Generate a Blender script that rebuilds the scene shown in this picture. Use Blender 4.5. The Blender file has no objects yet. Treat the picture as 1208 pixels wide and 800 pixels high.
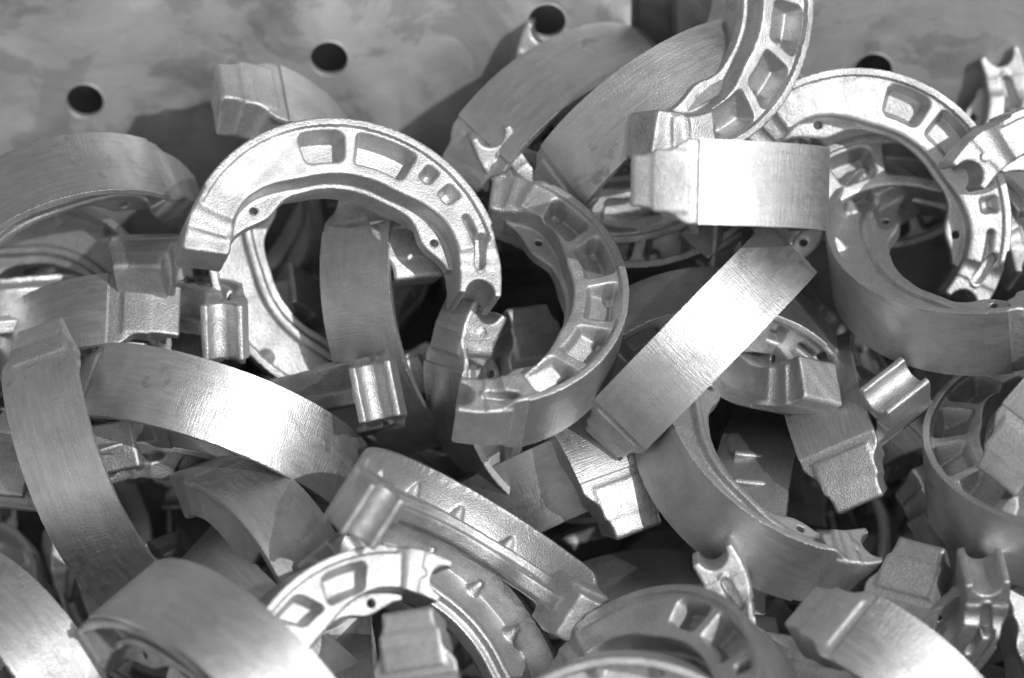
import bpy, math, random
import numpy as np
from mathutils import Vector, Matrix, Quaternion

S = bpy.context.scene
C = S.collection
# ---------------------------------------------------------------- camera
PITCH = math.radians(40)
FW = Vector((0, math.cos(PITCH), -math.sin(PITCH)))
UP = Vector((0, math.sin(PITCH), math.cos(PITCH)))
RT = Vector((1, 0, 0))
DIST = 1.54
cam_data = bpy.data.cameras.new('camera')
cam = bpy.data.objects.new('camera', cam_data); C.objects.link(cam)
cam_data.lens = 135; cam_data.sensor_width = 36
cam_data.clip_start = 0.05; cam_data.clip_end = 200
cam.location = -DIST * FW
cam.rotation_euler = (math.pi/2 - PITCH, 0, 0)
cam_data.dof.use_dof = True
cam_data.dof.focus_distance = 1.525
cam_data.dof.aperture_fstop = 4.5
S.camera = cam
# ---------------------------------------------------------------- light
sun_dir = Vector((0.50, -0.502, 0.709)).normalized()
elev = math.asin(sun_dir.z); azim = math.atan2(sun_dir.x, sun_dir.y)
W = bpy.data.worlds.new('World'); S.world = W; W.use_nodes = True
nt = W.node_tree; nt.nodes.clear()
sky = nt.nodes.new('ShaderNodeTexSky'); sky.sky_type = 'NISHITA'; sky.sun_disc = False
sky.sun_elevation = elev; sky.sun_rotation = azim
bw = nt.nodes.new('ShaderNodeRGBToBW')            # the photograph is black and white
bg = nt.nodes.new('ShaderNodeBackground'); bg.inputs['Strength'].default_value = 0.128
wo = nt.nodes.new('ShaderNodeOutputWorld')
nt.links.new(sky.outputs[0], bw.inputs[0]); nt.links.new(bw.outputs[0], bg.inputs['Color'])
nt.links.new(bg.outputs[0], wo.inputs['Surface'])
sl = bpy.data.lights.new('sun', 'SUN'); sl.energy = 2.0; sl.angle = math.radians(0.5)
so = bpy.data.objects.new('sun', sl); C.objects.link(so)
so.rotation_euler = sun_dir.to_track_quat('Z', 'Y').to_euler()
S.view_settings.view_transform = 'Standard'; S.view_settings.look = 'None'
S.view_settings.exposure = 0.42; S.view_settings.gamma = 1
S.cycles.max_bounces = 8; S.cycles.diffuse_bounces = 4; S.cycles.glossy_bounces = 5

# ---------------------------------------------------------------- materials
class NT:
    def __init__(s, name):
        s.m = bpy.data.materials.new(name); s.m.use_nodes = True
        s.t = s.m.node_tree; s.p = s.t.nodes['Principled BSDF']
    def n(s, kind, **k):
        x = s.t.nodes.new('ShaderNode' + kind)
        for a, v in k.items(): setattr(x, a, v)
        return x
    def l(s, a, b): s.t.links.new(a, b)
    def math(s, op, a, b=None, clamp=False):
        x = s.n('Math', operation=op, use_clamp=clamp)
        for i, v in enumerate((a, b)):
            if v is None: continue
            if isinstance(v, (int, float)): x.inputs[i].default_value = v
            else: s.l(v, x.inputs[i])
        return x.outputs[0]
    def noise(s, vec, scale, detail=3, rough=0.5, dist=0.0):
        x = s.n('TexNoise'); s.l(vec, x.inputs['Vector'])
        x.inputs['Scale'].default_value = scale; x.inputs['Detail'].default_value = detail
        x.inputs['Roughness'].default_value = rough; x.inputs['Distortion'].default_value = dist
        return x.outputs[0]
    def ramp(s, v, lo, hi, a=0.0, b=1.0):
        x = s.n('MapRange'); s.l(v, x.inputs[0])
        for i, q in enumerate((lo, hi, a, b)): x.inputs[i+1].default_value = q
        return x.outputs[0]
    def bump(s, h, strength, dist, prev=None):
        x = s.n('Bump'); x.inputs['Strength'].default_value = strength
        x.inputs['Distance'].default_value = dist; s.l(h, x.inputs['Height'])
        if prev is not None: s.l(prev, x.inputs['Normal'])
        return x.outputs[0]
    def grey(s, v, sock):
        x = s.n('CombineColor')
        for i in range(3): s.l(v, x.inputs[i])
        s.l(x.outputs[0], sock)

def offset_coords(m):
    """object coordinates shifted by a random amount per object so no two shoes carry the same marks"""
    tc = m.n('TexCoord'); oi = m.n('ObjectInfo')
    sc = m.n('VectorMath', operation='SCALE'); sc.inputs['Scale'].default_value = 1.0
    cmb = m.n('CombineXYZ')
    r = m.math('MULTIPLY', oi.outputs['Random'], 3.0)
    for i in range(3): m.l(r, cmb.inputs[i])
    ad = m.n('VectorMath', operation='ADD'); m.l(tc.outputs['Object'], ad.inputs[0]); m.l(cmb.outputs[0], ad.inputs[1])
    return tc.outputs['Object'], ad.outputs[0], oi.outputs['Random']

def mat_cast():
    m = NT('sand_cast_aluminium'); m.p.inputs['Metallic'].default_value = 1.0
    obj, v, rnd = offset_coords(m)
    blot = m.noise(v, 70, 5, 0.6)
    fine = m.noise(v, 900, 2, 0.6)
    grain = m.noise(v, 1500, 2, 0.6)
    lump = m.noise(v, 240, 3, 0.5)
    col = m.math('ADD', m.ramp(blot, 0.3, 0.7, 0.42, 0.62), m.ramp(rnd, 0, 1, -0.05, 0.06))
    col = m.math('ADD', col, m.ramp(grain, 0.3, 0.7, -0.09, 0.09))
    m.grey(col, m.p.inputs['Base Color'])
    m.l(m.math('ADD', m.ramp(blot, 0.3, 0.7, 0.62, 0.48), m.ramp(fine, 0.3, 0.7, -0.05, 0.05)), m.p.inputs['Roughness'])
    # flat ground land left of the pockets on the closed castings
    sp = m.n('SeparateXYZ'); m.l(obj, sp.inputs[0])
    th = m.math('ARCTAN2', sp.outputs[0], sp.outputs[1])
    rr = m.math('SQRT', m.math('ADD', m.math('MULTIPLY', sp.outputs[0], sp.outputs[0]), m.math('MULTIPLY', sp.outputs[1], sp.outputs[1])))
    wob = m.math('MULTIPLY', m.math('SUBTRACT', m.noise(v, 60, 2, 0.5), 0.5), 0.004)
    land = m.ramp(m.math('ABSOLUTE', sp.outputs[2]), 0.0139, 0.01405)
    land = m.math('MULTIPLY', land, m.ramp(m.math('ADD', rr, wob), 0.0597, 0.0594))
    land = m.math('MULTIPLY', land, m.ramp(m.math('ADD', th, m.math('MULTIPLY', rr, 9.0)), -0.60, -0.58))
    land = m.math('MULTIPLY', land, m.ramp(th, 0.10, 0.05))
    gk = m.ramp(land, 0, 1, 1.0, 0.25)
    def bk(h, st, di, prev=None):
        x = m.bump(h, st, di, prev); m.l(m.math('MULTIPLY', gk, st), x.node.inputs['Strength']); return x
    b = m.bump(lump, 0.15, 0.0005)
    b = bk(fine, 0.30, 0.00030, b)
    b = bk(grain, 0.7, 0.00034, b)
    m.grey(m.math('ADD', col, m.math('MULTIPLY', land, 0.07)), m.p.inputs['Base Color'])
    m.l(b, m.p.inputs['Normal'])
    return m.m

def mat_machined():
    m = NT('machined_aluminium'); m.p.inputs['Metallic'].default_value = 1.0
    obj, v, rnd = offset_coords(m)
    sp = m.n('SeparateXYZ'); m.l(obj, sp.inputs[0])
    th = m.math('ARCTAN2', sp.outputs[0], sp.outputs[1])
    def polar(a, b):
        c = m.n('CombineXYZ')
        m.l(m.math('MULTIPLY', th, a), c.inputs[0]); m.l(m.math('MULTIPLY', sp.outputs[2], b), c.inputs[1])
        m.l(m.math('MULTIPLY', rnd, 60.0), c.inputs[2])
        return c.outputs[0]
    ring = m.noise(polar(1.6, 1500), 1.0, 4, 0.6)          # turning lines around the shoe
    ring2 = m.noise(polar(7.0, 420), 1.0, 3, 0.6)
    chat = m.noise(polar(110, 120), 1.0, 3, 0.6, 0.3)      # short chatter marks across it
    blot = m.noise(v, 45, 5, 0.62, 0.6)
    patch = m.ramp(m.noise(v, 26, 2, 0.5), 0.44, 0.62)
    specks = m.ramp(m.noise(v, 900, 2, 0.5), 0.66, 0.74)
    col = m.math('ADD', m.ramp(blot, 0.3, 0.7, 0.44, 0.70), m.ramp(rnd, 0, 1, -0.05, 0.05))
    col = m.math('ADD', col, m.ramp(ring, 0.3, 0.7, -0.05, 0.05))
    col = m.math('ADD', col, m.math('MULTIPLY', specks, 0.15))
    smudge = m.math('MULTIPLY', m.ramp(m.noise(v, 38, 6, 0.7, 1.2), 0.58, 0.62), m.ramp(m.noise(v, 12, 1, 0.5), 0.45, 0.6))
    col = m.math('SUBTRACT', col, m.math('MULTIPLY', smudge, 0.13))
    scratch = m.ramp(m.noise(polar(30, 260), 1.0, 2, 0.4, 3.0), 0.70, 0.73)
    col = m.math('ADD', col, m.math('MULTIPLY', scratch, 0.10))
    m.grey(col, m.p.inputs['Base Color'])
    m.l(m.math('ADD', m.ramp(blot, 0.3, 0.7, 0.52, 0.36), m.ramp(ring2, 0.3, 0.7, -0.05, 0.06)), m.p.inputs['Roughness'])
    m.p.inputs['Anisotropic'].default_value = 0.1
    tg = m.n('Tangent', direction_type='RADIAL', axis='Z'); m.l(tg.outputs[0], m.p.inputs['Tangent'])
    b = m.bump(ring, 0.45, 0.00015)
    b = m.bump(m.math('MULTIPLY', chat, patch), 0.6, 0.0005, b)
    b = m.bump(m.noise(v, 120, 3, 0.5), 0.15, 0.0006, b)
    b = m.bump(m.noise(v, 1900, 2, 0.6), 0.6, 0.00022, b)
    m.l(b, m.p.inputs['Normal'])
    return m.m

def mat_sheet():
    m = NT('weathered_galvanised_sheet'); m.p.inputs['Metallic'].default_value = 0.55
    tc = m.n('TexCoord'); v = tc.outputs['Object']
    mp = m.n('Mapping'); m.l(v, mp.inputs[0]); mp.inputs['Scale'].default_value = (1, 1, 1.25)
    big = m.noise(mp.outputs[0], 9, 5, 0.55, 0.8); smear = m.noise(mp.outputs[0], 15, 8, 0.60, 2.2); fine = m.noise(v, 500, 3, 0.6)
    scr = m.ramp(m.noise(mp.outputs[0], 34, 9, 0.75, 3.5), 0.54, 0.66)
    film = m.ramp(m.noise(mp.outputs[0], 13, 5, 0.6, 2.2), 0.52, 0.56)
    col = m.math('ADD', m.ramp(big, 0.3, 0.7, 0.32, 0.56), m.ramp(smear, 0.35, 0.75, -0.05, 0.10))
    col = m.math('ADD', col, m.math('MULTIPLY', scr, 0.06))
    col = m.math('SUBTRACT', col, m.math('MULTIPLY', film, 0.10))
    m.grey(col, m.p.inputs['Base Color'])
    m.l(m.ramp(smear, 0.3, 0.7, 0.42, 0.62), m.p.inputs['Roughness'])
    b = m.bump(big, 0.5, 0.004); b = m.bump(smear, 0.3, 0.001, b); b = m.bump(fine, 0.2, 0.0001, b)
    m.l(b, m.p.inputs['Normal'])
    return m.m

def mat_floor():
    m = NT('gap_shade_steel'); tc = m.n('TexCoord')  # near-black base colour stands in for deep shade between the shoes
    nz = m.noise(tc.outputs['Object'], 30, 5, 0.6)
    m.grey(m.ramp(nz, 0.3, 0.7, 0.03, 0.07), m.p.inputs['Base Color']); m.p.inputs['Roughness'].default_value = 0.6
    m.p.inputs['Metallic'].default_value = 0.3
    return m.m
def mat_concrete():
    m = NT('concrete'); tc = m.n('TexCoord')
    nz = m.noise(tc.outputs['Object'], 4, 8, 0.65)
    m.grey(m.ramp(nz, 0.3, 0.7, 0.18, 0.28), m.p.inputs['Base Color']); m.p.inputs['Roughness'].default_value = 0.9
    return m.m
CAST, MACH, SHEET, DARK = mat_cast(), mat_machined(), mat_sheet(), mat_floor()

# ---------------------------------------------------------------- brake shoe shape (distance field -> mesh)
R0 = 0.065                                   # outer radius in metres
def ss(x, a, b):
    t = np.clip((x - a) / (b - a), 0, 1); return t*t*(3 - 2*t)
def rbox(a, b, ha, hb, rad):
    qa = np.abs(a) - ha + rad; qb = np.abs(b) - hb + rad
    return np.hypot(np.maximum(qa, 0), np.maximum(qb, 0)) + np.minimum(np.maximum(qa, qb), 0) - rad
def smin(a, b, k):
    h = np.clip(0.5 + 0.5*(b - a)/k, 0, 1); return b*(1-h) + a*h - k*h*(1-h)
def smax(a, b, k): return -smin(-a, -b, k)
def seg(a, b, p, q):
    dx, dy = q[0]-p[0], q[1]-p[1]
    t = np.clip(((a-p[0])*dx + (b-p[1])*dy)/(dx*dx+dy*dy), 0, 1)
    return np.hypot(a-p[0]-t*dx, b-p[1]-t*dy)
D = math.degrees
def pocket(h, phi, r, p0, p1, r0, r1, floor, rad=0.035, soft=0.035, slope=0.0):
    """sink a rounded pocket with drafted walls into the height field h"""
    pc = (p0+p1)/2
    a = (phi - pc)*math.pi/180*0.82; b = r - (r0+r1)/2
    d = rbox(a, b, (p1-p0)/2*math.pi/180*0.82, (r1-r0)/2, rad)
    m = ss(-d, 0.0, soft)
    fl = floor + slope*(b/(r1-r0))
    return h*(1-m) + np.minimum(h, fl)*m

def height(var, phi, r, rin):
    ap = np.abs(phi)
    edge = ss(r, 0.942, 0.952)                                   # thin raised rim at the outside
    if var == 0:                                                 # closed casting with a few pockets
        h = 0.222 + 0*r
        h = pocket(h, phi, r, -23, -3, 0.71, 0.935, 0.06, 0.06, 0.045)
        h = pocket(h, phi, r, 1, 27, 0.71, 0.935, 0.06, 0.04, 0.045, 0.0)
        h = pocket(h, phi, r, 31, 38, 0.80, 0.93, 0.11, 0.03, 0.04)
        h = pocket(h, phi, r, 42, 50, 0.80, 0.93, 0.11, 0.03, 0.04)
        h = pocket(h, phi, r, 56, 76, 0.84, 0.90, 0.13, 0.03, 0.03)
    elif var == 1:                                               # T section: thin web, small gussets
        h = 0.05 + 0.045*ss(-np.abs(r-rin-0.03), -0.04, -0.02)
        for c in (-58, -34, -11, 11, 34, 58):
            a = np.abs(phi-c)*math.pi/180*r
            g = 0.11*ss(r, 0.84, 0.95)*ss(-a, -0.075, -0.005)
            h = np.maximum(h, g + 0.03)
        h = np.maximum(h, 0.24*ss(r, 0.925, 0.965))
        h = np.maximum(h, 0.19*ss(ap, 64, 72))
    elif var == 2:                                               # row of stepped pockets between ribs
        h = 0.215 + 0*r
        for k in range(5):
            c = -50 + 25*k
            h = pocket(h, phi + 14*(r-0.84), r, c-10.6, c+10.6, 0.715, 0.945, 0.11, 0.045, 0.05, -0.12)
            h = pocket(h, phi, r, c-10.8, c-4.0, 0.84, 0.94, 0.05, 0.03, 0.03)
    else:                                                        # slanting rounded windows between broad ribs
        h = 0.228 + 0*r
        for p0, p1, k in ((-60, -45, 12), (-40, -27, -14), (-22, -9, 14), (-4, 11, -14), (16, 31, 14), (36, 56, -8)):
            ph2 = phi + k*(r - 0.83)/0.2*0.5
            h = pocket(h, ph2, r, p0, p1, 0.735, 0.925, 0.10, 0.045, 0.045)
    h = np.maximum(h, 0.25*edge)
    wmax = 0.25 - 0.075*ss(ap, 67.5, 76)
    return np.minimum(h, wmax)

def r_inner(phi): return 0.64 + 0.10*ss(np.abs(phi), 22, 62)
def field(var, x, y, z):
    r = np.hypot(x, y); phi = np.degrees(np.arctan2(x, y)); ap = np.abs(phi); az = np.abs(z)
    rin = r_inner(phi)
    rout = 1.0 - 0.014*(ap > 64.5)
    if var == 1: rin_b = rin + 0.02
    else: rin_b = rin
    h = height(var, phi, r, rin_b)
    body = smax(smax(rin_b - r, (az - h)*0.75, 0.02), r - rout, 0.006)
    body = np.maximum(body, (ap - 79)*math.pi/180*0.8)
    bumpin = 0.115*np.exp(-((phi+54)/15.0)**2) + 0.105*np.exp(-((phi-58)/13.0)**2)
    plate = smax(rin - 0.03 - bumpin - r, np.maximum(np.maximum(r - 0.95, az - 0.045), (ap - 76)*math.pi/180*.7), 0.015)
    d = smin(body, plate, 0.02)
    for s, pe in ((-1, 55), (1, 60)):
        ex, ey = s*0.675*math.sin(math.radians(pe)), 0.675*math.cos(math.radians(pe))
        d = np.maximum(d, 0.024 - np.hypot(x-ex, y-ey))
    # flat cam pad block
    wz = 0.155
    cb = np.maximum(rbox(x+0.835, y-0.20, 0.155, 0.165, 0.03), r - 0.992)
    cb = smax(cb, az - wz - 0.02*ss(y, 0.10, 0.2), 0.02)
    cb = smax(cb, (0.70 - 0.12*(y)) + x*0 - np.abs(x) , 0.03)
    d = smin(d, cb, 0.035)
    # pivot block with half-round groove
    pb = np.maximum(rbox(x-0.86, y-0.16, 0.135, 0.175, 0.02), r - 1.0)
    slot = rbox(x-0.845, y-0.26, 0.028, 0.11, 0.028)
    pb = smax(pb, az - 0.175, 0.015)
    d = smin(d, pb, 0.035)
    d = smax(d, 0.088 - np.hypot(x-0.862, y+0.005), 0.012)
    # cast-in ejector mark and slot on the pivot block
    d = np.minimum(d, np.maximum(np.hypot(x-0.85, y-0.145) - 0.03, az - 0.186))
    if var in (0, 2): d = smax(d, -np.maximum(slot - 0.0, 0.115 - az), 0.02)
    # hand-sized unevenness of the rough casting, absent on the ground band
    wav = np.sin(21*x+3*z+var)*np.sin(17*y+1)*np.cos(26*z+4*x) + 0.6*np.sin(43*x+9*y)*np.sin(39*y-11*z)*np.cos(51*z+2)
    return d + 0.0015*wav*(1 - ss(r, 0.955, 0.975)) + 0.0008*wav*ss(ap, 66, 70)

def surface_net(var, res):
    xs = np.arange(-1.06, 1.06, res); ys = np.arange(-0.10, 1.05, res); zs = np.arange(-0.29 - res*0.37, 0.30, res)
    X, Y, Z = np.meshgrid(xs, ys, zs, indexing='ij')
    V = field(var, X, Y, Z)
    nx, ny, nz = V.shape
    inside = V < 0
    cs = [(i, j, k) for i in (0, 1) for j in (0, 1) for k in (0, 1)]
    def sub(A, c): return A[c[0]:nx-1+c[0], c[1]:ny-1+c[1], c[2]:nz-1+c[2]]
    cnt = sum(sub(inside, c).astype(np.int8) for c in cs)
    act = (cnt > 0) & (cnt < 8)
    idx = np.full(act.shape, -1, np.int64); I, J, K = np.nonzero(act); idx[I, J, K] = np.arange(len(I))
    acc = np.zeros((len(I), 3)); n = np.zeros(len(I))
    for a in cs:
        for ax in range(3):
            if a[ax]: continue
            b = list(a); b[ax] = 1; b = tuple(b)
            va = V[I+a[0], J+a[1], K+a[2]]; vb = V[I+b[0], J+b[1], K+b[2]]
            m = (va < 0) != (vb < 0)
            t = np.where(m, va/np.where(m, va-vb, 1), 0)
            p = np.array(a, float)[None, :].repeat(len(I), 0); p[:, ax] = t
            acc[m] += p[m]; n += m
    P = np.stack([xs[I], ys[J], zs[K]], 1) + acc/n[:, None]*res
    e = 0.002
    for _ in range(3):
        f = field(var, P[:, 0], P[:, 1], P[:, 2])
        g = np.stack([(field(var, *(P + np.eye(3)[k]*e).T) - field(var, *(P - np.eye(3)[k]*e).T))/(2*e) for k in range(3)], 1)
        gg = np.maximum((g*g).sum(1), 0.2)
        st = -(f/gg)[:, None]*g
        ln = np.linalg.norm(st, axis=1, keepdims=True); st *= np.minimum(1, 0.4*res/np.maximum(ln, 1e-9))
        P += st*0.8
    F = []
    for ax in range(3):
        sl0 = [slice(None)]*3; sl1 = [slice(None)]*3; sl0[ax] = slice(0, -1); sl1[ax] = slice(1, None)
        A = inside[tuple(sl0)]; B = inside[tuple(sl1)]
        o = [k for k in range(3) if k != ax]
        i, j, k = np.nonzero(A != B); g = np.stack([i, j, k], 1)
        ok = np.all(g[:, o] > 0, 1) & np.all(g[:, o] < np.array(V.shape)[o]-1, 1); g = g[ok]
        flip = A[g[:, 0], g[:, 1], g[:, 2]]
        q = []
        for du, dv in ((0, 0), (1, 0), (1, 1), (0, 1)):
            h = g.copy(); h[:, o[0]] -= du; h[:, o[1]] -= dv
            q.append(idx[h[:, 0], h[:, 1], h[:, 2]])
        q = np.stack(q, 1)
        if ax == 1: flip = ~flip
        q[~flip] = q[~flip][:, ::-1]
        F.append(q)
    F = np.concatenate(F)
    F = F[(F >= 0).all(1)]
    return P, F

PARTS = ('web', 'friction_band', 'cam_end', 'pivot_end', 'spring_tab', 'spring_tab')
def shoe_meshes(var, res=0.0115):
    P, F = surface_net(var, res)
    a, b, c, d = (P[F[:, k]] for k in range(4))
    fn = np.cross(c-a, d-b)
    vn = np.zeros_like(P)
    for k in range(4): np.add.at(vn, F[:, k], fn)
    vn /= np.maximum(np.linalg.norm(vn, axis=1, keepdims=True), 1e-12)
    # the four edges of the ground band stay crisp: faces of the band get their own radial normals
    m = (a+b+c+d)/4
    r = np.hypot(m[:, 0], m[:, 1]); phi = np.degrees(np.arctan2(m[:, 0], m[:, 1])); rin = r_inner(phi)
    rad = np.stack([m[:, 0]/r, m[:, 1]/r], 1)
    fl = np.linalg.norm(fn, axis=1)+1e-12
    nr = (fn[:, 0]*rad[:, 0]+fn[:, 1]*rad[:, 1])/fl
    lab = np.zeros(len(F), int)
    lab[(nr > 0.6) & (r > 0.99) & (np.abs(phi) < 64.6)] = 1
    lab[(r < rin - 0.03) & (phi < -30) & (phi > -72) & (np.abs(m[:, 2]) < 0.07)] = 4
    lab[(r < rin - 0.03) & (phi > 30) & (phi < 74) & (np.abs(m[:, 2]) < 0.07)] = 5
    lab[phi < -76] = 2
    lab[phi > 78] = 3
    out = []
    for k, nm in enumerate(PARTS):
        f = F[lab == k]; u, inv = np.unique(f, return_inverse=True); f = inv.reshape(f.shape)
        me = bpy.data.meshes.new(nm)
        me.vertices.add(len(u)); me.vertices.foreach_set('co', (P[u]*R0).ravel())
        me.loops.add(f.size); me.loops.foreach_set('vertex_index', f.ravel().astype(np.int32))
        me.polygons.add(len(f)); me.polygons.foreach_set('loop_start', np.arange(0, f.size, 4, dtype=np.int32))
        me.update(calc_edges=True); me.validate()
        me.polygons.foreach_set('use_smooth', [True]*len(me.polygons))
        nn = vn[u].copy()
        if k == 1:
            q = P[u]; rr = np.hypot(q[:, 0], q[:, 1]); nn = np.stack([q[:, 0]/rr, q[:, 1]/rr, 0*rr], 1)
        me.normals_split_custom_set_from_vertices(nn)
        me.materials.append(MACH if k == 1 else CAST)
        out.append(me)
    return out
VAR = [shoe_meshes(v) for v in range(4)]

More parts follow.
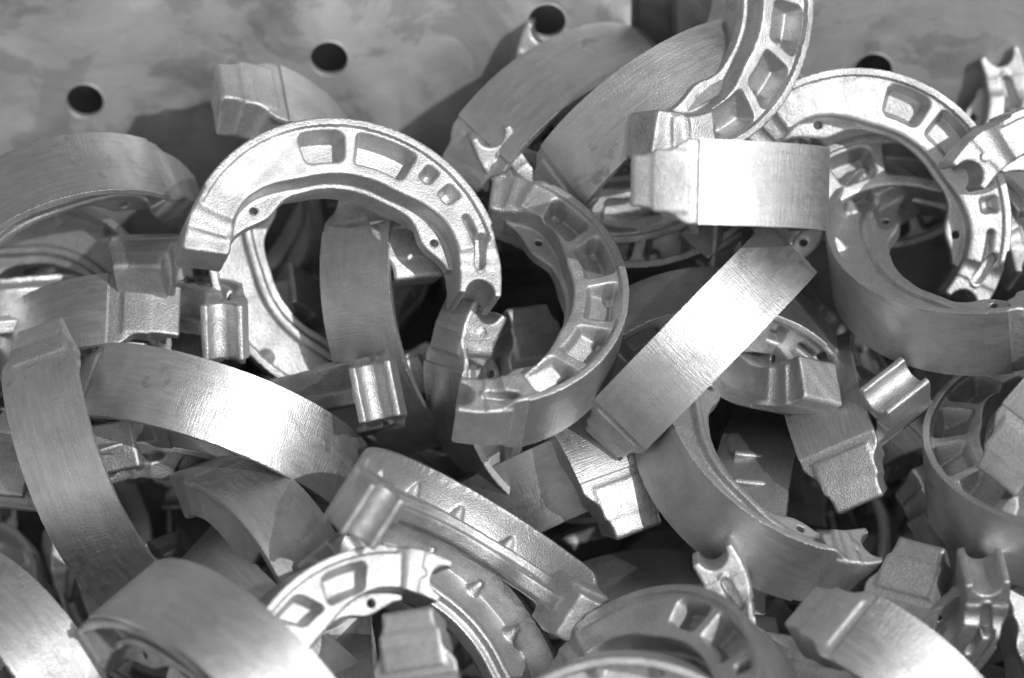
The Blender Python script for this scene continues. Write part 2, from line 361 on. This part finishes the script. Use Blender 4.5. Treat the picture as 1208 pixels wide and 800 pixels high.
def tag(o, label=None, cat=None, group=None, kind=None):
    for k, v in (('label', label), ('category', cat), ('group', group), ('kind', kind)):
        if v: o[k] = v
    return o
def shoe(var, loc, quat, scale, label, group='brake shoes heaped in the bin'):
    root = bpy.data.objects.new('brake_shoe', None); C.objects.link(root)
    root.empty_display_size = 0.02
    root.location = loc; root.rotation_mode = 'QUATERNION'; root.rotation_quaternion = quat; root.scale = (scale,)*3
    for nm, me in zip(PARTS, VAR[var]):
        o = bpy.data.objects.new(nm, me); C.objects.link(o); o.parent = root
    return tag(root, label, 'brake shoe', group)
POSES = [
    ('A', 0, [-0.0691, -0.0031, 0.031], [0.9594, 0.2515, 0.1267, 0.0127], 0.995),
    ('C', 2, [-0.0162, -0.0028, 0.0203], [0.6739, 0.0311, 0.116, -0.729], 0.944),
    ('E', 0, [0.061, 0.0323, 0.0527], [-0.2626, -0.7565, -0.5607, 0.2108], 1.004),
    ('F', 1, [0.0731, 0.008, -0.012], [0.3784, 0.8328, 0.2525, 0.3154], 0.887),
    ('G', 1, [-0.123, -0.0044, -0.0524], [0.4554, 0.864, 0.0575, -0.2069], 0.982),
    ('H', 1, [-0.165, -0.0113, -0.0484], [0.0808, 0.8252, -0.0661, -0.5552], 0.982),
    ('I', 1, [-0.106, -0.1485, -0.0718], [0.569, 0.7351, -0.1844, -0.3192], 1.078),
    ('J', 0, [-0.1076, -0.0673, -0.0909], [0.5106, 0.6516, -0.0354, -0.5599], 1.013),
    ('K', 1, [-0.0818, -0.0745, -0.105], [0.406, 0.8122, -0.3385, -0.2466], 1.0),
    ('L', 1, [-0.1848, 0.0613, -0.0154], [0.5846, 0.7674, -0.0432, 0.2596], 1.011),
    ('M', 0, [-0.1318, 0.0906, -0.0057], [-0.4945, -0.4368, -0.5832, 0.4739], 1.1),
    ('N', 1, [-0.037, 0.0632, -0.0311], [-0.0676, 0.8144, -0.1231, -0.5631], 0.962),
    ('O', 0, [-0.05, 0.0621, -0.0358], [-0.6051, -0.1792, -0.7057, -0.3221], 1.0),
    ('Pp', 1, [-0.061, 0.06, -0.0023], [-0.3937, -0.213, 0.3391, -0.8274], 1.0),
    ('P2', 0, [-0.1712, 0.0047, -0.0008], [0.96, -0.2698, -0.0306, -0.0678], 1.0),
    ('Q', 0, [-0.1446, 0.0163, -0.0422], [-0.7423, -0.027, -0.6683, 0.0399], 1.0),
    ('Rr', 1, [-0.2, 0.0358, -0.0392], [-0.9311, -0.2912, 0.0631, 0.2103], 1.0),
    ('S', 0, [-0.154, 0.0382, -0.055], [0.4487, 0.6699, -0.4883, 0.3339], 1.0),
    ('T', 0, [-0.1077, -0.0329, -0.0142], [-0.9299, 0.3383, 0.1307, 0.0609], 1.0),
    ('U', 1, [-0.0111, -0.1133, -0.0217], [-0.3218, -0.1334, 0.9161, -0.1986], 0.974),
    ('V', 3, [-0.0482, -0.1522, -0.06], [-0.7362, -0.3579, 0.0625, -0.571], 0.987),
    ('W', 1, [-0.0372, -0.1339, -0.0609], [-0.9059, 0.0283, -0.3329, 0.2604], 1.0),
    ('X', 1, [-0.0237, -0.108, -0.0684], [0.1652, -0.7733, -0.1758, 0.5863], 1.0),
    ('Y', 1, [0.1149, -0.0253, -0.0391], [-0.0611, -0.8398, 0.5083, 0.1804], 1.004),
    ('Z', 0, [0.0278, 0.0183, -0.0945], [-0.2408, -0.8162, 0.386, -0.3562], 1.0),
    ('Z2', 0, [0.0322, -0.0102, -0.0908], [-0.5629, -0.1809, -0.659, -0.4648], 1.0),
    ('AA', 1, [0.0579, -0.0635, -0.1379], [-0.7253, -0.6867, -0.0342, 0.0362], 1.0),
    ('AB', 0, [0.0489, -0.1663, -0.0623], [-0.8526, -0.1662, 0.255, 0.4247], 0.976),
    ('AC', 0, [0.0296, -0.1047, -0.056], [0.4627, -0.8462, -0.2227, -0.1426], 1.0),
    ('AD', 1, [0.1381, -0.1246, -0.0917], [0.3819, 0.7625, 0.1821, -0.4895], 1.036),
    ('AE', 0, [0.1258, -0.1072, -0.0315], [-0.6875, 0.7244, 0.0495, 0.0056], 1.0),
    ('AF', 0, [0.1779, -0.0653, -0.0967], [0.2585, -0.7477, 0.0823, 0.606], 1.0),
    ('AG', 2, [0.2282, -0.0443, -0.0261], [0.6445, -0.0673, 0.0029, 0.7616], 0.996),
    ('AH', 0, [0.2175, -0.0341, -0.0378], [-0.6158, -0.6107, -0.487, -0.1031], 1.0),
    ('AI', 0, [0.1516, -0.0087, -0.0732], [-0.7462, -0.2088, -0.4824, -0.4085], 1.0),
    ('AJ', 0, [0.1161, 0.0147, 0.0056], [-0.7257, 0.536, -0.3005, 0.3093], 1.0),
    ('AK', 0, [0.1182, 0.0261, 0.0225], [-0.647, 0.1688, 0.4722, -0.5744], 1.0),
    ('AL', 1, [0.1921, 0.0377, 0.0186], [0.0306, -0.8599, 0.5053, -0.0658], 0.984),
    ('AM', 0, [0.1385, 0.0515, 0.0178], [0.8593, 0.4094, 0.1516, -0.2665], 0.975),
    ('AN', 3, [0.2219, 0.0105, 0.0301], [-0.1982, 0.2691, 0.867, 0.3696], 1.0),
    ('AO', 2, [0.0578, 0.0808, 0.1098], [-0.4623, 0.6032, 0.6457, 0.0739], 1.0),
    ('AP', 1, [0.0226, 0.1114, -0.0042], [-0.6484, -0.6627, -0.3578, -0.111], 1.049),
    ('AQ', 1, [0.0637, 0.0955, 0.0224], [0.5236, 0.7963, 0.2191, 0.2092], 0.982),
    ('AR', 0, [0.0667, 0.1272, 0.0371], [-0.1733, -0.0608, 0.5014, -0.8455], 1.0),
    ('AS', 0, [0.1524, 0.1346, 0.0208], [-0.4172, 0.8946, 0.1452, 0.0677], 1.0),
    ('AT', 0, [0.0422, 0.0966, 0.0571], [-0.1787, -0.0263, -0.5428, 0.8202], 1.0),
    ('AV', 2, [0.0529, 0.1077, 0.0242], [-0.2965, 0.9468, 0.0964, 0.0792], 0.999),
    ('AW', 1, [-0.2025, -0.1089, -0.0968], [0.59, 0.6922, -0.1502, -0.3876], 1.0),
    ('AX', 1, [0.1037, 0.0288, -0.0379], [-0.4979, 0.4737, -0.5773, 0.441], 1.0),
    ('AY', 0, [0.0787, 0.0068, -0.0512], [0.7499, 0.6417, -0.063, 0.1482], 1.0),
    ('BA', 0, [-0.0219, 0.0454, -0.0615], [-0.0475, -0.5357, -0.2819, 0.7946], 1.0),
    ('BB', 1, [0.0284, 0.0266, -0.0349], [-0.0885, -0.3345, 0.4135, -0.8422], 1.0),
    ('BC', 2, [-0.1539, -0.0304, -0.0953], [-0.4688, 0.4202, 0.6451, 0.4331], 1.0),
    ('BD', 0, [-0.1832, -0.0298, -0.0896], [-0.5819, -0.0486, 0.7691, 0.2598], 1.0),
    ('BE', 0, [0.1587, 0.0403, -0.0088], [-0.9592, -0.2669, -0.0285, -0.0893], 1.0),
    ('BF', 1, [0.0433, -0.193, -0.0769], [0.905, 0.422, -0.0485, -0.0226], 1.0),
    ('BG', 1, [-0.0634, -0.0968, -0.1236], [-0.3603, -0.5806, -0.321, -0.6558], 1.0),
    ('BH', 1, [-0.1215, -0.1546, -0.078], [-0.6363, -0.6584, 0.132, 0.3797], 1.0),
    ('BI', 0, [0.1786, -0.0595, -0.0945], [-0.0103, -0.5909, -0.4342, 0.6799], 1.0),
    ('CA', 1, [0.1097, -0.0153, -0.1092], [-0.6728, -0.4316, -0.4881, -0.3504], 1.0),
    ('CC', 0, [0.1463, -0.0164, -0.0994], [-0.1432, -0.5699, -0.3227, 0.742], 1.0),
    ('CD', 0, [-0.1378, 0.0549, -0.0592], [0.7117, -0.602, -0.2818, -0.2273], 1.0),
]
LABELS = {
 'CA': 'narrow shoe on edge in the dark hollow just left of the grainy ridged end plate',
 'CC': 'shadowed block end in the gap left of the deep rounded shoe at the right edge',
 'CD': 'shadowed pivot end deep in the opening of the big arch, left of its dark band',
 'A': 'bright shoe standing as a full arch at left centre, pocketed face to the camera',
 'C': 'ribbed shoe opening to the left, beside the right foot of the big arch',
 'E': 'shoe seen as a level straight silver band with one scored line',
 'F': 'shoe seen as a straight band slanting up right across the middle of the heap',
 'G': 'shoe whose long bright band arches right below the big arch',
 'H': 'shoe whose long brushed band runs down the left edge of the heap',
 'I': 'blurred shoe nearest the camera at bottom left, broad smooth band turned up',
 'J': 'dull shoe curving down right beneath the long bright arched band',
 'K': 'dull band wedge between the blurred bottom left band and the dull curved band above it',
 'L': 'large shoe at the upper left edge, grey band arched upward against the bin wall',
 'M': 'shoe leaning behind the big arch, square end block poking up left against the bin wall',
 'N': 'dark chatter marked band standing upright inside the opening of the big arch',
 'O': 'grainy square block end beside the upright dark band inside the big arch',
 'Pp': 'thin shoe on edge curving down inside the left foot of the big arch, behind it',
 'P2': 'upright grooved pivot end just below the left foot of the big arch',
 'Q': 'dull block end with a bright edge, left of the big arch foot',
 'Rr': 'open ribbed casting in shadow under the large band at the upper left edge',
 'S': 'shoe lying nearly level at the left edge between the block and the upright left band',
 'T': 'shiny grooved pivot end pointing at the camera, below the upright dark band in the arch',
 'U': 'shoe lying hollow side up in the lower centre, small gussets along its bright inner rim',
 'V': 'white faced shoe with slanting ribs and a round pivot notch, in the bottom centre left',
 'W': 'shoe hollow side up curving down right just below the gusseted hollow shoe',
 'X': 'stepped lug end upright inside the white faced ribbed shoe at the bottom',
 'Y': 'wide curved shoe sweeping down right from the foot of the slanted band',
 'Z': 'pale band tucked under the foot of the slanted band, ending in a pointed step',
 'Z2': 'grainy bright end plate hanging below the foot of the slanted band',
 'AA': 'dark smooth band in shade above the ring like shoe at bottom centre',
 'AB': 'ring like shoe at bottom centre with smooth face, side pockets and thick rim',
 'AC': 'pale pivot end with a round notch, leaning against the wide curved shoe near the bottom',
 'AD': 'foreground shoe at bottom right, ridged band crossed by one bright scored line',
 'AE': 'grooved pivot end standing upright near the bottom right corner, open casting below it',
 'AF': 'small dull block end between the bottom right scored band and the deep rounded shoe',
 'AG': 'deep rounded shoe at the right edge, spoked pockets over its smooth dark band',
 'AH': 'blurred block end at the right edge, lying over the deep rounded shoe',
 'AI': 'grainy ridged end plate between the square pad and the deep rounded shoe',
 'AJ': 'shiny trough shaped pivot end between the cup shaped shoe and the deep rounded shoe',
 'AK': 'shoe end with a square pad facing the camera, right of the slanted band',
 'AL': 'big cup shaped shoe at right, smooth grey band below its open rim',
 'AM': 'tall arched shoe at upper right, notched end hanging down inside its opening',
 'AN': 'slant ribbed shoe at the upper right edge, its round notch overlapping the tall arch',
 'AO': 'ribbed shoe standing on edge at the top, cut off by the frame',
 'AP': 'broad dull leaning band at the top just below the notched tab',
 'AQ': 'broad dull leaning band between the further leaning band and the level band',
 'AR': 'small pale notched tab sticking up in front of a wall hole at the top',
 'AS': 'blurred notched pivot end standing against the bin wall in the top right corner',
 'AT': 'notched pivot prong standing between the big arch and the leaning dull bands',
 'AV': 'shoe in shade below the level band, row of pockets above its thin rim',
 'AW': 'blurred shoe in the bottom left corner, edge sloping down right',
 'AX': 'shoe deep inside the wide curved shoe right of the slanted band, hollow side up',
 'AY': 'shadowed shoe passing under the slanted band, left and right of it',
 'BA': 'dull block end deep inside the opening of the ribbed shoe beside the big arch',
 'BB': 'angular shoe end rising just beneath the notch of the big arch',
 'BC': 'pivot end in shade lying under the long arched band beside the upright left band',
 'BD': 'grooved end peeping out at the left edge behind the upright left band',
 'BE': 'shadowed pocketed shoe seen through the opening of the tall arch at upper right',
 'BF': 'shoe rim arching up from the bottom edge before the ring like shoe',
 'BG': 'dark band standing upright behind the ribs of the white faced ribbed shoe',
 'BH': 'shaded band under the near edge of the blurred bottom left foreground shoe',
 'BI': 'bright grainy end plate at the lower right edge beside the upright grooved pivot end',
}
for nm, var, loc, q, s in POSES:
    shoe(var, loc, q, s, LABELS.get(nm, 'brake shoe ' + nm))

# ---------------------------------------------------------------- shoes buried deeper, seen only through the gaps
rng = random.Random(11)
def cam_point(u, v, depth): return cam.location + RT*((u-604)/4530*depth) + UP*((400-v)/4530*depth) + FW*depth
k = 0
for layer, (dd, n, m) in enumerate(((0.125, 7, 5), (0.175, 6, 4))):
    for i in range(n):
        for j in range(m):
            u = -80 + (i + 0.5*(j % 2) + rng.uniform(-.2, .2))*1370/(n-1)
            v = 320 + (j + rng.uniform(-.2, .2))*540/(m-1)
            depth = DIST + (400-v)*0.35*DIST/4530 + dd + rng.uniform(-.01, .01)
            q = Quaternion([rng.gauss(0, 1) for _ in range(4)]); q.normalize()
            c = cam_point(u, v, depth)
            c -= (q @ Vector((0, 0.5*R0, 0)))
            shoe((k*7 + layer) % 4, c, q, 1.0, 'brake shoe sunk deep in the shadowed gaps beneath the top layer of shoes', 'brake shoes buried under the top layer')
            k += 1

# ---------------------------------------------------------------- bin
# back wall: sheet leaning back a little, punched with round holes
def mesh_obj(name, verts, faces, mat, parent=None):
    me = bpy.data.meshes.new(name); me.from_pydata([tuple(v) for v in verts], [], faces); me.update(); me.materials.append(mat)
    o = bpy.data.objects.new(name, me); C.objects.link(o); o.parent = parent; return o
bin_root = bpy.data.objects.new('metal_bin', None); C.objects.link(bin_root)
tag(bin_root, 'grey sheet metal bin with round holes punched in its back wall behind the heap', 'bin')
LEAN = math.radians(8)
wall_up = Vector((0, math.sin(LEAN), math.cos(LEAN))); wall_n = Vector((0, -math.cos(LEAN), math.sin(LEAN)))
W0 = cam_point(604, 170, DIST + 230*0.35*DIST/4530 + 0.08)
def to_wall(u, v, off=0.0):
    d = (cam_point(u, v, 1) - cam.location); p0 = W0 - wall_n*off
    t = (p0 - cam.location).dot(wall_n)/d.dot(wall_n); p = cam.location + d*t - p0
    return p.x, p.dot(wall_up)
def wall_pt(x, h, off=0.0): return W0 - wall_n*off + RT*x + wall_up*h
def holed_panel(name, x0, x1, h0, h1, holes, off, rad, mat, thick=0.0035, corner=0.0):
    """rectangular plate with real round holes: bmesh-free, built as quads ring by ring around each hole"""
    import bmesh
    bm = bmesh.new()
    cells = []; N = 32
    xs = [x0] + [ (holes[i][0]+holes[i+1][0])/2 for i in range(len(holes)-1) ] + [x1]
    for i, (hx, hh) in enumerate(holes):
        a, b = xs[i], xs[i+1]; ring = []; outer = []
        for t in range(N):
            an = 2*math.pi*t/N; cx, cy = math.cos(an), math.sin(an)
            ring.append((hx + rad*cx, hh + rad*cy))
            # point on the cell rectangle
            m = 1e9
            if cx > 1e-9: m = min(m, (b-hx)/cx)
            if cx < -1e-9: m = min(m, (a-hx)/cx)
            if cy > 1e-9: m = min(m, (h1-hh)/cy)
            if cy < -1e-9: m = min(m, (h0-hh)/cy)
            outer.append((hx + m*cx, hh + m*cy))
        cells.append((a, b, hx, hh, ring, outer))
    for a, b, hx, hh, ring, outer in cells:
        def fil(off_, flip):
            rv = [bm.verts.new(wall_pt(*p, off_)) for p in ring]; ov = [bm.verts.new(wall_pt(*p, off_)) for p in outer]
            for t in range(N):
                u_ = (t+1) % N
                quad = [rv[t], ov[t], ov[u_], rv[u_]]
                bm.faces.new(quad if flip else quad[::-1])
                # corner fill
                p, q = outer[t], outer[u_]
                if abs(p[0]-q[0]) > 1e-6 and abs(p[1]-q[1]) > 1e-6:
                    c = (p[0] if abs(p[0]-a) < 1e-6 or abs(p[0]-b) < 1e-6 else q[0], p[1] if abs(p[1]-h0) < 1e-6 or abs(p[1]-h1) < 1e-6 else q[1])
                    cv = bm.verts.new(wall_pt(*c, off_)); tri = [ov[t], cv, ov[u_]]
                    bm.faces.new(tri if flip else tri[::-1])
            return rv
        r1 = fil(off, True); r2 = fil(off+thick, False)
        for t in range(N):
            u_ = (t+1) % N; bm.faces.new([r1[t], r1[u_], r2[u_], r2[t]])
    me = bpy.data.meshes.new(name); bmesh.ops.recalc_face_normals(bm, faces=bm.faces[:]); bm.to_mesh(me); bm.free(); me.materials.append(mat)
    o = bpy.data.objects.new(name, me); C.objects.link(o); o.parent = bin_root
    return o
RADH = 0.0080
xr, _ = to_wall(744, 20); xl2, _ = to_wall(800, 20)
TOP = 0.125; BOT = -0.30
holed_panel('back_panel', -0.33, xr, BOT, TOP, [to_wall(100, 120), to_wall(388, 70), to_wall(645, 26)], 0.0, RADH, SHEET)
holed_panel('back_panel', xl2, 0.33, BOT, TOP, [to_wall(1030, 84)], 0.0, RADH, SHEET)
# burred lip round every punched hole
def lip(cx, ch):
    v, f = [], []; N = 40; M = 8
    for i in range(N):
        a = 2*math.pi*i/N
        for j in range(M):
            b = 2*math.pi*j/M; rr = RADH + 0.0004 + 0.0006*math.cos(b)
            v.append(wall_pt(cx + rr*math.cos(a), ch + rr*math.sin(a), 0.0003 - 0.0005*math.sin(b)))
            f.append((i*M+j, ((i+1) % N)*M+j, ((i+1) % N)*M+(j+1) % M, i*M+(j+1) % M))
    o = mesh_obj('hole_rim', v, f, SHEET, bin_root)
    for p in o.data.polygons: p.use_smooth = True
for uv in ((100, 120), (388, 70), (645, 26), (1030, 84)): lip(*to_wall(*uv))
# channel between the two panels and an added backing sheet that stops outside light at the holes
def strip(name, pts_front, mat, h0=BOT, h1=TOP):
    v = []; f = []
    for x, off in pts_front: v += [wall_pt(x, h0, off), wall_pt(x, h1, off)]
    for i in range(len(pts_front)-1): f.append((2*i, 2*i+2, 2*i+3, 2*i+1))
    return mesh_obj(name, v, f, mat, bin_root)
strip('channel', [(xr, 0.0005), (xr+0.004, 0.02), (xl2-0.003, 0.02), (xl2, 0.0005)], SHEET)
strip('hole_backing', [(-0.33, 0.022), (0.33, 0.022)], SHEET)
def box_part(name, lo, hi, mat):
    x0, y0, z0 = lo; x1, y1, z1 = hi
    v = [(x, y, z) for x in (x0, x1) for y in (y0, y1) for z in (z0, z1)]
    f = [(0, 1, 3, 2), (4, 6, 7, 5), (0, 4, 5, 1), (2, 3, 7, 6), (0, 2, 6, 4), (1, 5, 7, 3)]
    return mesh_obj(name, v, f, mat, bin_root)
wb = wall_pt(0, BOT)
ZB = wb.z - 0.0; 
box_part('floor_plate', (-0.33, -0.40, ZB-0.004), (0.33, wb.y+0.04, ZB), DARK)
wt = wall_pt(0, TOP)
box_part('sky_block_side', (-0.284, -0.40, ZB), (-0.2805, wb.y, 0.05), SHEET)  # unseen side walls, raised and set inward to cut off low sky light
box_part('sky_block_side', (0.2805, -0.40, ZB), (0.284, wb.y, 0.05), SHEET)
box_part('sky_block_front', (-0.33, -0.404, ZB), (0.33, -0.4005, -0.06), SHEET)  # unseen front wall, height chosen to block low sky light
g = mesh_obj('ground', [(-40, -40, ZB-0.12), (40, -40, ZB-0.12), (40, 40, ZB-0.12), (-40, 40, ZB-0.12)], [(0, 1, 2, 3)], mat_concrete())
tag(g, kind='structure', label='grey concrete yard under the bin')
